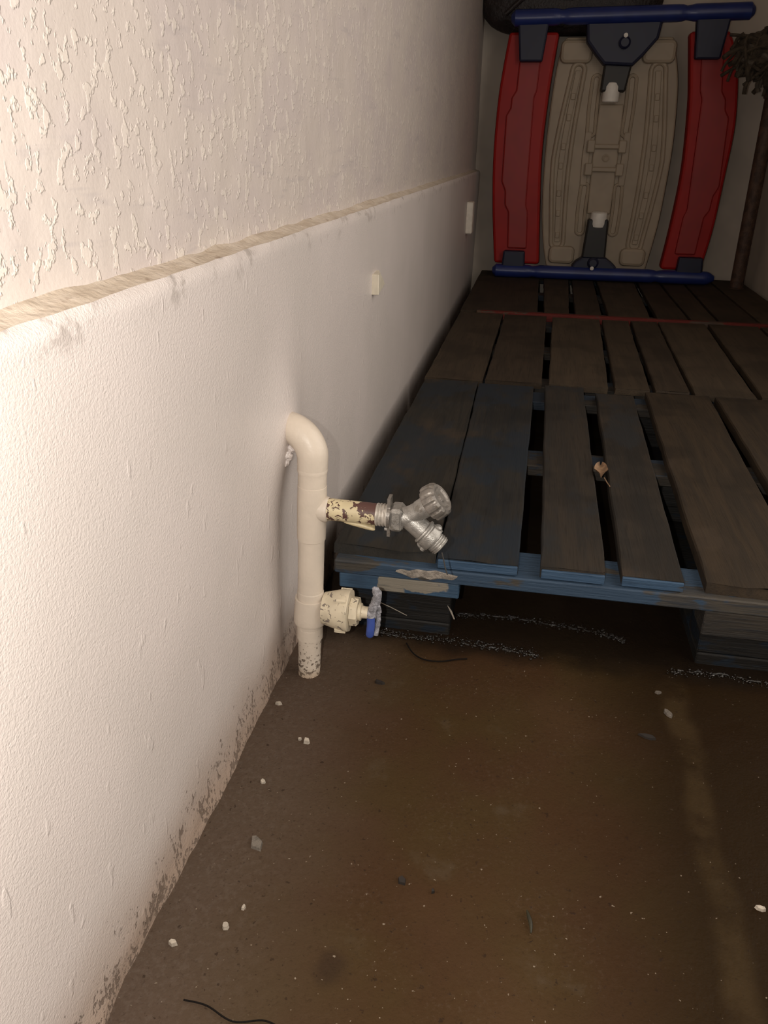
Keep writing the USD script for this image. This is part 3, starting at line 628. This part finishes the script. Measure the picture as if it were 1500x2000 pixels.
# ------------------------------------------------------------------ upended folding table
T = Thing('folding_play_table', "upended child's folding picnic table with red benches, tan top and blue legs", 'table', (0.3, 4.05, 0.14))
def smoothpoly(p, n=10): return curve(np.asarray(p, float), n, closed=True)
yT = 4.02
tan_l = curve([(0.045, 1.135), (0.022, 1.06), (0.008, 0.92), (0.001, 0.70), (0.008, 0.47), (0.028, 0.30), (0.055, 0.185)], 8)
tan_r = curve([(0.512, 0.185), (0.532, 0.32), (0.545, 0.45), (0.553, 0.69), (0.544, 0.88), (0.528, 1.0), (0.490, 1.135)], 8)
top_ = T.part('tabletop', slab(np.vstack([tan_l, tan_r]), yT, yT + 0.05, 0.008), 'tan', label='tan underside of the tabletop')
def loop(cx_top, cx_mid, cx_bot, w_top, w_mid, w_bot, z0, z1):
    c = curve([(cx_bot, z0), (cx_mid, (z0 + z1) / 2), (cx_top, z1)], 14); wz = np.interp(c[:, 1], [z0, (z0 + z1) / 2, z1], [w_bot, w_mid, w_top])
    L = c - np.stack([wz, 0 * wz], 1); Rr = c + np.stack([wz, 0 * wz], 1)
    ct = [c[-1] + np.array([w_top * math.cos(a), w_top * math.sin(a)]) for a in np.linspace(0, math.pi, 9)[1:-1]]
    cb = [c[0] + np.array([-w_bot * math.cos(a), -w_bot * math.sin(a)]) for a in np.linspace(0, math.pi, 9)[1:-1]]
    return np.vstack([Rr, ct, L[::-1], cb]), c
for k, a in enumerate([(0.112, 0.077, 0.094, 0.026, 0.036, 0.028, 0.30, 1.01), (0.446, 0.474, 0.448, 0.030, 0.042, 0.030, 0.30, 1.01)]):
    q, c = loop(*a)
    T.part('rib', tube(np.stack([q[:, 0], np.full(len(q), yT - 0.001), q[:, 1]], 1), 0.0105, 10, closed=True), 'tan', top_)
    T.part('rib_core', slab(np.vstack([c + [[0.013, 0]], c[::-1] - [[0.013, 0]]]), yT - 0.006, yT + 0.01, 0.004), 'tan', top_)
    for i in range(7):
        j = int((i + 0.8) / 8 * (len(c) - 1))
        T.part('stud', box(c[j, 0] - 0.010, c[j, 0] + 0.010, yT - 0.010, yT, c[j, 1] - 0.014, c[j, 1] + 0.014, 0.003), 'tan', top_)
xc = 0.268
for s in (-1, 1):
    for z0, z1 in ((0.355, 0.54), (0.77, 0.975)):
        q, c = loop(xc + s * 0.075, xc + s * 0.078, xc + s * 0.075, 0.017, 0.017, 0.017, z0, z1)
        T.part('rail', tube(np.stack([q[:, 0], np.full(len(q), yT - 0.001), q[:, 1]], 1), 0.008, 8, closed=True), 'tan', top_)
T.part('center_rail', slab([(xc - 0.052, 0.43), (xc + 0.052, 0.43), (xc + 0.056, 0.66), (xc + 0.052, 0.88), (xc - 0.052, 0.88), (xc - 0.056, 0.66)], yT - 0.014, yT + 0.01, 0.006), 'tan', top_)
for s in (-1, 1):
    T.part('side_rail', slab([(xc + s * 0.070, 0.55), (xc + s * 0.098, 0.55), (xc + s * 0.102, 0.66), (xc + s * 0.098, 0.77), (xc + s * 0.070, 0.77)][::s], yT - 0.010, yT + 0.01, 0.004), 'tan', top_)
for z in (0.618, 0.712):
    for s in (-1, 1):
        T.part('clip_arm', box(xc + s * 0.068 - 0.017, xc + s * 0.068 + 0.017, yT - 0.030, yT, z - 0.026, z + 0.026, 0.004), 'tan', top_)
    T.part('clip_bar', box(xc - 0.055, xc + 0.055, yT - 0.028, yT, z - 0.011, z + 0.011, 0.005), 'tan', top_)
T.part('screw', lathe((xc + 0.002, yT - 0.012, 0.665), (0, -1, 0), [(0, 0.017), (0.004, 0.017), (0.006, 0.012), (0.003, 0.006)], 16), 'tan', top_)
for cx_, z0, z1, w in ((0.095, 1.035, 1.125, 0.068), (0.438, 1.035, 1.125, 0.068), (0.120, 0.205, 0.285, 0.060), (0.445, 0.205, 0.285, 0.058)):
    q = sg.box(cx_ - w + 0.025, z0 + 0.025, cx_ + w - 0.025, z1 - 0.025).buffer(0.025)
    T.part('pad', slab(np.array(q.exterior.coords)[:-1], yT - 0.022, yT + 0.01, 0.014), 'tan', top_)
# benches
bl = curve([(-0.195, 1.150), (-0.213, 1.02), (-0.226, 0.88), (-0.230, 0.68), (-0.219, 0.46), (-0.192, 0.20)], 8)
br = curve([(0.020, 0.20), (0.000, 0.46), (-0.012, 0.68), (-0.006, 0.90), (0.004, 1.03), (0.016, 1.150)], 8)
bn0 = T.part('bench', slab(np.vstack([bl, br]), yT - 0.045, yT + 0.03, 0.012), 'red', label='red bench seat on the left side')
cl = curve([(0.573, 0.20), (0.592, 0.40), (0.602, 0.63), (0.588, 0.87), (0.570, 1.0), (0.545, 1.150)], 8)
cr = curve([(0.705, 1.150), (0.752, 1.05), (0.778, 0.92), (0.791, 0.78), (0.786, 0.60), (0.776, 0.38), (0.752, 0.20)], 8)
bn1 = T.part('bench', slab(np.vstack([cl, cr]), yT - 0.045, yT + 0.03, 0.012), 'red', label='red bench seat on the right side')
def jog(x, flip=1):                                               # raised stepped channel moulded down the bench
    p = [(-0.045, 1.10), (-0.045, 0.93), (-0.062, 0.90), (-0.062, 0.86), (-0.078, 0.83), (-0.078, 0.56), (-0.062, 0.52), (-0.062, 0.46), (-0.045, 0.43), (-0.045, 0.27),
         (0.045, 0.27), (0.045, 0.43), (0.036, 0.46), (0.036, 0.90), (0.045, 0.93), (0.045, 1.10)]
    return [(x(z) + flip * px, z) for px, z in p][::flip]
jl = lambda z: float(np.interp(z, [0.2, 0.68, 1.13], [-0.085, -0.112, -0.095]))
jr = lambda z: float(np.interp(z, [0.2, 0.68, 1.13], [0.665, 0.698, 0.640]))
T.part('bench_panel', slab(jog(jl), yT - 0.056, yT - 0.03, 0.006), 'red_dark', bn0)
T.part('bench_panel', slab(jog(jr, -1), yT - 0.056, yT - 0.03, 0.006), 'red_dark', bn1)
# blue leg frames: three swellings joined by necks
def leg_bar(xa, xb, za, zb, necks, rad, right_point):
    ts = []; L = xb - xa
    def rr(x):
        r_ = rad
        for nk in necks: r_ -= rad * 0.20 * math.exp(-((x - nk) / 0.016) ** 2)
        return r_ * min(1.0, 0.45 + (x - xa) / 0.03) * min(1.0, (0.40 if right_point else 0.45) + (xb - x) / (0.045 if right_point else 0.03))
    xs = np.linspace(xa, xb, 60)
    return tube([(x, yT - 0.075, za + (zb - za) * (x - xa) / L) for x in xs], [rr(x) for x in xs], 24)
T.part('leg_bar', leg_bar(-0.196, 0.808, 0.1712, 0.1735, (-0.005, 0.555), 0.030, True), 'blue', label='lower blue leg bar lying on the pallet')
T.part('leg_bar', leg_bar(-0.190, 0.778, 1.196, 1.216, (0.022, 0.520), 0.032, False), 'blue', label='upper blue leg bar')
for x, z0, z1, w in ((-0.100, 0.175, 0.262, 0.055), (0.695, 0.178, 0.262, 0.058), (-0.095, 1.035, 1.19, 0.060), (0.625, 1.045, 1.20, 0.062)):
    T.part('leg_bracket', slab([(x - w, z0), (x + w, z0), (x + w * 0.9, z1), (x - w * 0.9, z1)] if z1 < 0.5 else [(x - w * 0.8, z0), (x + w * 0.8, z0), (x + w * 1.1, z1), (x - w * 1.1, z1)], yT - 0.092, yT - 0.045, 0.008), 'navy')
hb0 = T.part('hub', slab([(0.12, 1.19), (0.13, 1.11), (0.175, 1.06), (0.21, 1.025), (0.33, 1.02), (0.37, 1.06), (0.42, 1.12), (0.43, 1.19)], yT - 0.085, yT - 0.01, 0.012), 'navy', label='dark blue upper leg hub')
hb1 = T.part('hub', slab([(0.16, 0.19), (0.185, 0.225), (0.215, 0.245), (0.32, 0.245), (0.35, 0.225), (0.39, 0.19)], yT - 0.085, yT - 0.01, 0.010), 'navy', label='dark blue lower leg hub')
T.part('hub_knob', lathe((0.285, yT - 0.085, 1.105), (0, -1, 0), [(0, 0.024), (0.012, 0.024), (0.018, 0.016)], 20), 'navy', hb0)
T.part('hub_knob', lathe((0.265, yT - 0.085, 0.222), (0, -1, 0), [(0, 0.026), (0.012, 0.024), (0.018, 0.016)], 20), 'navy', hb1)
for zz in (1.13, 0.200):
    T.part('hub_bolt', lathe((0.285 if zz > 1 else 0.262, yT - 0.100, zz), (0, -1, 0), [(0, 0.009), (0.006, 0.009), (0.008, 0.005)], 10), 'white_cap', hb0 if zz > 1 else hb1)
st0 = T.part('strut', slab([(xc - 0.058, 0.925), (xc + 0.046, 0.925), (xc + 0.066, 1.06), (xc - 0.052, 1.06)], yT - 0.060, yT - 0.004, 0.008), 'black', label='black upper strut')
st1 = T.part('strut', slab([(xc - 0.056, 0.235), (xc + 0.052, 0.235), (xc + 0.046, 0.41), (xc - 0.046, 0.41)], yT - 0.060, yT - 0.004, 0.008), 'black', label='black lower strut')
T.part('strut_cap', lathe((xc - 0.010, yT - 0.034, 0.885), (0, 0, 1), [(0, 0.030), (0.004, 0.035), (0.040, 0.036), (0.060, 0.036), (0.075, 0.030), (0.080, 0.018)], 24), 'white_cap', st0, label='white round cap of the upper strut')
T.part('strut_cap', lathe((xc + 0.002, yT - 0.034, 0.370), (0, 0, 1), [(0, 0.022), (0.006, 0.034), (0.020, 0.037), (0.040, 0.037), (0.066, 0.036), (0.072, 0.026)], 24), 'white_cap', st1, label='white round cap of the lower strut')

# ------------------------------------------------------------------ dark bundle on the table's upper edge
bag = Thing('dark_bundle', 'dark rounded bundle of sheeting lying over the top edge of the play table', 'bundle', (0.05, 4.09, 1.13))
m = trimesh.creation.icosphere(5); v = np.array(m.vertices)
sx_ = np.sign(v) * np.abs(v) ** np.array([0.55, 0.9, 0.6]); sx_ *= np.array([0.385, 0.085, 0.17])
sx_ += m.vertex_normals * (0.018 * (meshkit.fbm(v * np.array([3, 2, 2.2]) + 5, 4, 77) - 0.5))[:, None]
sx_[:, 0] += 0.05; sx_[:, 1] += 4.095; sx_[:, 2] += 1.315
sx_[:, 2] = np.maximum(sx_[:, 2], 1.138 + 0.0 * sx_[:, 0]); sx_[:, 0] = np.maximum(sx_[:, 0], -0.318)
bag.part('sheeting', (sx_, m.faces), 'bag', smooth=True)
fold = curve([(-0.22, 4.012, 1.22), (-0.10, 4.004, 1.30), (0.06, 4.006, 1.28), (0.20, 4.004, 1.36), (0.34, 4.010, 1.33)], 10)
bag.part('fold', tube(fold, 0.010, 10), 'bag')

# ------------------------------------------------------------------ post with its tangle
post = Thing('steel_post', 'rusty brown post standing in the far right corner of the pallets', 'post', (0.902, 3.90, ZT))
post.part('shaft', lathe((0.902, 3.90, ZT + 0.0005), (-0.004, 0, 1), [(0, 0.0285), (0.4, 0.029), (0.80, 0.0295), (0.95, 0.0295), (0.98, 0.026)], 28), 'post')
post.part('collar', lathe((0.898, 3.90, 0.90), (0, 0, 1), [(0, 0.029), (0.002, 0.0345), (0.03, 0.0345), (0.032, 0.029)], 28), 'post')
post.part('foot_plate', lathe((0.902, 3.90, ZT + 0.0005), (0, 0, 1), [(0, 0.034), (0.004, 0.034), (0.006, 0.030)], 28), 'post')
tg = Thing('tangled_rags', 'shaggy brown tangle of rags hanging at the top of the rusty post', 'rags', (0.87, 3.90, 1.0))
rn = random.Random(11); cores, pale = [], []
cores.append(rock((0.83, 3.80, 1.075), (0.13, 0.055, 0.058), 81, 4, 0.5)); cores.append(rock((0.80, 3.80, 1.03), (0.085, 0.052, 0.060), 82, 4, 0.5)); cores.append(rock((0.872, 3.805, 1.03), (0.062, 0.05, 0.070), 83, 4, 0.5))
tg.part('rag', cat(*cores), 'tangle', smooth=True)
for i in range(110):
    c = np.array([rn.uniform(0.72, 0.93), 3.785 + rn.uniform(-0.04, 0.02), rn.uniform(0.985, 1.125)])
    pts = [c]
    dv = np.array([rn.uniform(-1, 1), rn.uniform(-0.4, 0.3), rn.uniform(-0.9, 0.6)]) * 0.015
    for k in range(4):
        dv = dv + np.array([rn.uniform(-1, 1), rn.uniform(-0.5, 0.5), rn.uniform(-1, 0.4)]) * 0.011; q = pts[-1] + dv
        q[0] = min(q[0], 0.962); q[1] = min(q[1], 3.855); pts.append(q)
    (pale if i % 6 == 0 else cores).append(tube(curve(pts, 4), rn.uniform(0.005, 0.010), 7))
tg.part('strand', cat(*cores[3:]), 'tangle', kind='stuff'); tg.part('pale_strand', cat(*pale), 'tangle_light', kind='stuff')
tg.part('knot', rock((0.885, 3.745, 1.065), (0.017, 0.014, 0.015), 85, 3, 0.5), 'plate', smooth=True, label='pale knot near the top of the post')

# ------------------------------------------------------------------ floor litter
def chip(name, label, cat_, x, y, sx, sy, h, mat, seed, rot=0.0, group=None):
    rn = random.Random(seed); n = rn.choice((5, 6, 7)); ang = sorted((k + rn.uniform(-0.3, 0.3)) * 2 * math.pi / n for k in range(n))
    cr_, sr_ = math.cos(rot), math.sin(rot); lo, hi = [], []
    for a in ang:
        k = rn.uniform(0.75, 1.1); px, py = sx * k * math.cos(a), sy * k * math.sin(a); q = (px * cr_ - py * sr_, px * sr_ + py * cr_)
        lo.append((x + q[0], y + q[1], -0.0015)); hi.append((x + q[0] * 0.86, y + q[1] * 0.86, h * rn.uniform(0.75, 1.1)))
    mesh = hull(lo + hi); v = np.array(mesh.vertices)
    t = Thing(name, label, cat_, (x, y, 0), group=group); t.part('flake', (v, mesh.faces), mat, smooth=20); return t
chip('paint_flake', 'large pale grey flake lying alone on the brown floor', 'flake', -0.243, 0.606, 0.0075, 0.013, 0.003, 'chip_grey', 1, 0.4)
chip('paint_flake', 'cream chip on the floor in front of the water pipe', 'flake', -0.233, 0.776, 0.0055, 0.005, 0.004, 'chip_pale', 2)
chip('paint_flake', 'small round chip left of the cream chip before the pipe', 'flake', -0.243, 0.778, 0.0028, 0.0028, 0.003, 'chip_pale', 3)
chip('paint_flake', 'white chip on the floor close to the foot of the wall, below the pipe', 'flake', -0.291, 0.842, 0.0055, 0.0035, 0.003, 'chip_pale', 4)
chip('paint_flake', 'little white chip halfway between pipe and large grey flake', 'flake', -0.266, 0.697, 0.0038, 0.0034, 0.003, 'chip_pale', 5)
chip('paint_flake', 'cream square chip near the bottom of the photo by the wall', 'flake', -0.240, 0.503, 0.0042, 0.0036, 0.003, 'chip_pale', 6)
chip('paint_flake', 'narrow upright chip above the cream square chip', 'flake', -0.230, 0.527, 0.0020, 0.0036, 0.002, 'chip_pale', 7)
chip('paint_flake', 'pale chip lowest on the left of the floor, next to the wall dirt', 'flake', -0.283, 0.476, 0.0048, 0.0036, 0.003, 'chip_pale', 8)
chip('paint_flake', 'bright chip at the right edge of the floor', 'flake', 0.286, 0.627, 0.0055, 0.003, 0.003, 'chip_pale', 9, -0.3)
chip('paint_flake', 'greyish flake on the pale floor strip at right', 'flake', 0.236, 0.930, 0.0055, 0.010, 0.002, 'chip_grey', 10, 0.5)
chip('paint_flake', 'small yellowish grain beside the pale floor strip, nearer the pallet', 'flake', 0.228, 0.975, 0.005, 0.003, 0.002, 'chip_grey', 11)
chip('dark_scrap', 'flat dark scrap with a pale rim on the right of the floor', 'scrap', 0.202, 0.874, 0.012, 0.005, 0.003, 'chip_dark', 12, -0.2)
chip('dark_scrap', 'dark oblong scrap below the front of the pallet corner', 'scrap', -0.165, 0.917, 0.009, 0.004, 0.003, 'chip_dark', 13, -0.1)
chip('dark_scrap', 'dark brown double scrap in the middle of the floor', 'scrap', -0.078, 0.590, 0.0045, 0.006, 0.002, 'chip_dark', 14, 0.3)
chip('dark_scrap', 'tiny dark scrap right of the double one', 'scrap', -0.045, 0.583, 0.0022, 0.0024, 0.002, 'chip_dark', 15, 0.1)
t = Thing('dry_leaf', 'narrow dull green leaf sliver on the brown floor', 'leaf', (0.054, 0.566, 0))
sl = curve([(0.0515, 0.578, 0.0012), (0.0535, 0.570, 0.0022), (0.0555, 0.562, 0.0022), (0.0560, 0.553, 0.0012)], 6)
t.part('blade', tube(sl, 0.0021 * np.sin(np.linspace(0.35, 2.8, len(sl))), 8), 'leaf_green')
t = Thing('dry_leaf', 'curled brown leaf caught in the slit between two pallet boards', 'leaf', (0.162, 1.46, ZT))
def leaf_fn(U_, V_):
    w = 0.013 * np.sin(np.clip(U_, 0.03, 0.97) * np.pi) ** 0.7
    return np.stack([0.160 + V_ * w + 0.004 * (U_ - .5), 1.425 + U_ * 0.075, ZT + 0.004 + 0.007 * V_ ** 2 - 0.004 * U_ + 0.002 * np.sin(U_ * 9)], -1)
ga = grid(leaf_fn, np.linspace(0, 1, 14), np.linspace(-1, 1, 7)); gb = (ga[0] - np.array([0, 0, 0.0008]), ga[1][:, ::-1])
t.part('blade', cat(ga, gb), 'leaf_brown', smooth=True)
t.part('stalk', tube([(0.164, 1.425, ZT + 0.004), (0.168, 1.405, ZT + 0.0025), (0.172, 1.39, ZT + 0.0015)], 0.001, 6), 'leaf_brown')
w = curve([(-0.142, 1.022, 0.001), (-0.128, 0.998, 0.001), (-0.110, 0.985, 0.001), (-0.085, 0.985, 0.001), (-0.062, 0.995, 0.001), (-0.046, 1.000, 0.001)], 8)
t = Thing('dark_floor_line', 'thin dark curved crack in the floor, modelled as a strand, in front of the pallet', 'wire', (-0.1, 1.0, 0)); t.part('strand', tube(w, 0.0011, 7), 'dark_line')  # a crack in the floor, modelled as a dark strand on top
w = curve([(-0.250, 0.425, 0.0008), (-0.228, 0.424, 0.0008), (-0.200, 0.415, 0.0008), (-0.172, 0.421, 0.0008), (-0.150, 0.413, 0.0008), (-0.130, 0.400, 0.0008)], 8)
t = Thing('dark_floor_line', 'thin dark root-like thread on the floor at the bottom of the photo', 'wire', (-0.19, 0.42, 0)); t.part('strand', tube(w, 0.0008, 7), 'dark_line')

# wet grit washed up along the pallet
def grit(label, pts, n, spread, seed):
    rn = random.Random(seed); c = curve([(x, y, 0) for x, y in pts], 30); ms = []
    for i in range(n):
        q = c[rn.randrange(len(c))]; s = rn.choice((0.0006, 0.0008, 0.0010, 0.0013, 0.0022))
        ms.append(rock((q[0] + rn.gauss(0, 0.004), q[1] + rn.gauss(0, spread), s * 0.4), (s, s, s * 0.7), rn.randrange(999), 1, 0.4))
    obj('wet_grit', cat(*ms), 'grit', None, True, label=label, category='grit', kind='stuff')
grit('wet glinting grit line under the pallet, the farther of two', [(-0.075, 1.12), (0.0, 1.13), (0.08, 1.125), (0.155, 1.115), (0.19, 1.10)], 420, 0.005, 1)
grit('wet glinting grit line in front of the pallet, the nearer of two', [(-0.205, 1.052), (-0.165, 1.045), (-0.11, 1.045), (-0.05, 1.045), (0.01, 1.04), (0.06, 1.03)], 480, 0.006, 2)
grit('short wet grit line before the right pallet block', [(0.25, 1.03), (0.30, 1.035), (0.36, 1.03), (0.42, 1.028)], 200, 0.005, 3)

def rim(label, pts, rad, seed):
    c = curve([(x, y, 0) for x, y in pts], 60)
    c[:, 1] += 0.012 * (meshkit.fbm(np.stack([c[:, 0] * 45, c[:, 0] * 0 + seed, c[:, 0] * 0], -1), 3, seed) - 0.5)
    c[:, 2] = 0.0002 + 0.0022 * (meshkit.noise(np.stack([c[:, 0] * 160, c[:, 1] * 160, c[:, 0] * 0 + seed], -1), seed) - 0.35)
    rr = rad * np.clip(3.0 * (meshkit.noise(np.stack([c[:, 0] * 210, c[:, 0] * 0 + seed, c[:, 0] * 0], -1), seed + 1) - 0.42), 0.03, 1.3)
    obj('water_rim', tube(c, rr, 10), 'water', None, True, label=label, category='water', kind='stuff')
rim('glinting wet edge on the floor under the pallet, the farther of two', [(-0.075, 1.125), (0.0, 1.13), (0.08, 1.125), (0.155, 1.112), (0.19, 1.10)], 0.0016, 1)
rim('glinting wet edge on the floor in front of the pallet, the nearer of two', [(-0.205, 1.045), (-0.165, 1.040), (-0.11, 1.042), (-0.05, 1.040), (0.01, 1.035), (0.06, 1.03)], 0.0015, 2)
rim('short glinting wet edge before the right pallet block', [(0.29, 1.035), (0.33, 1.036), (0.37, 1.030), (0.43, 1.026)], 0.0016, 3)
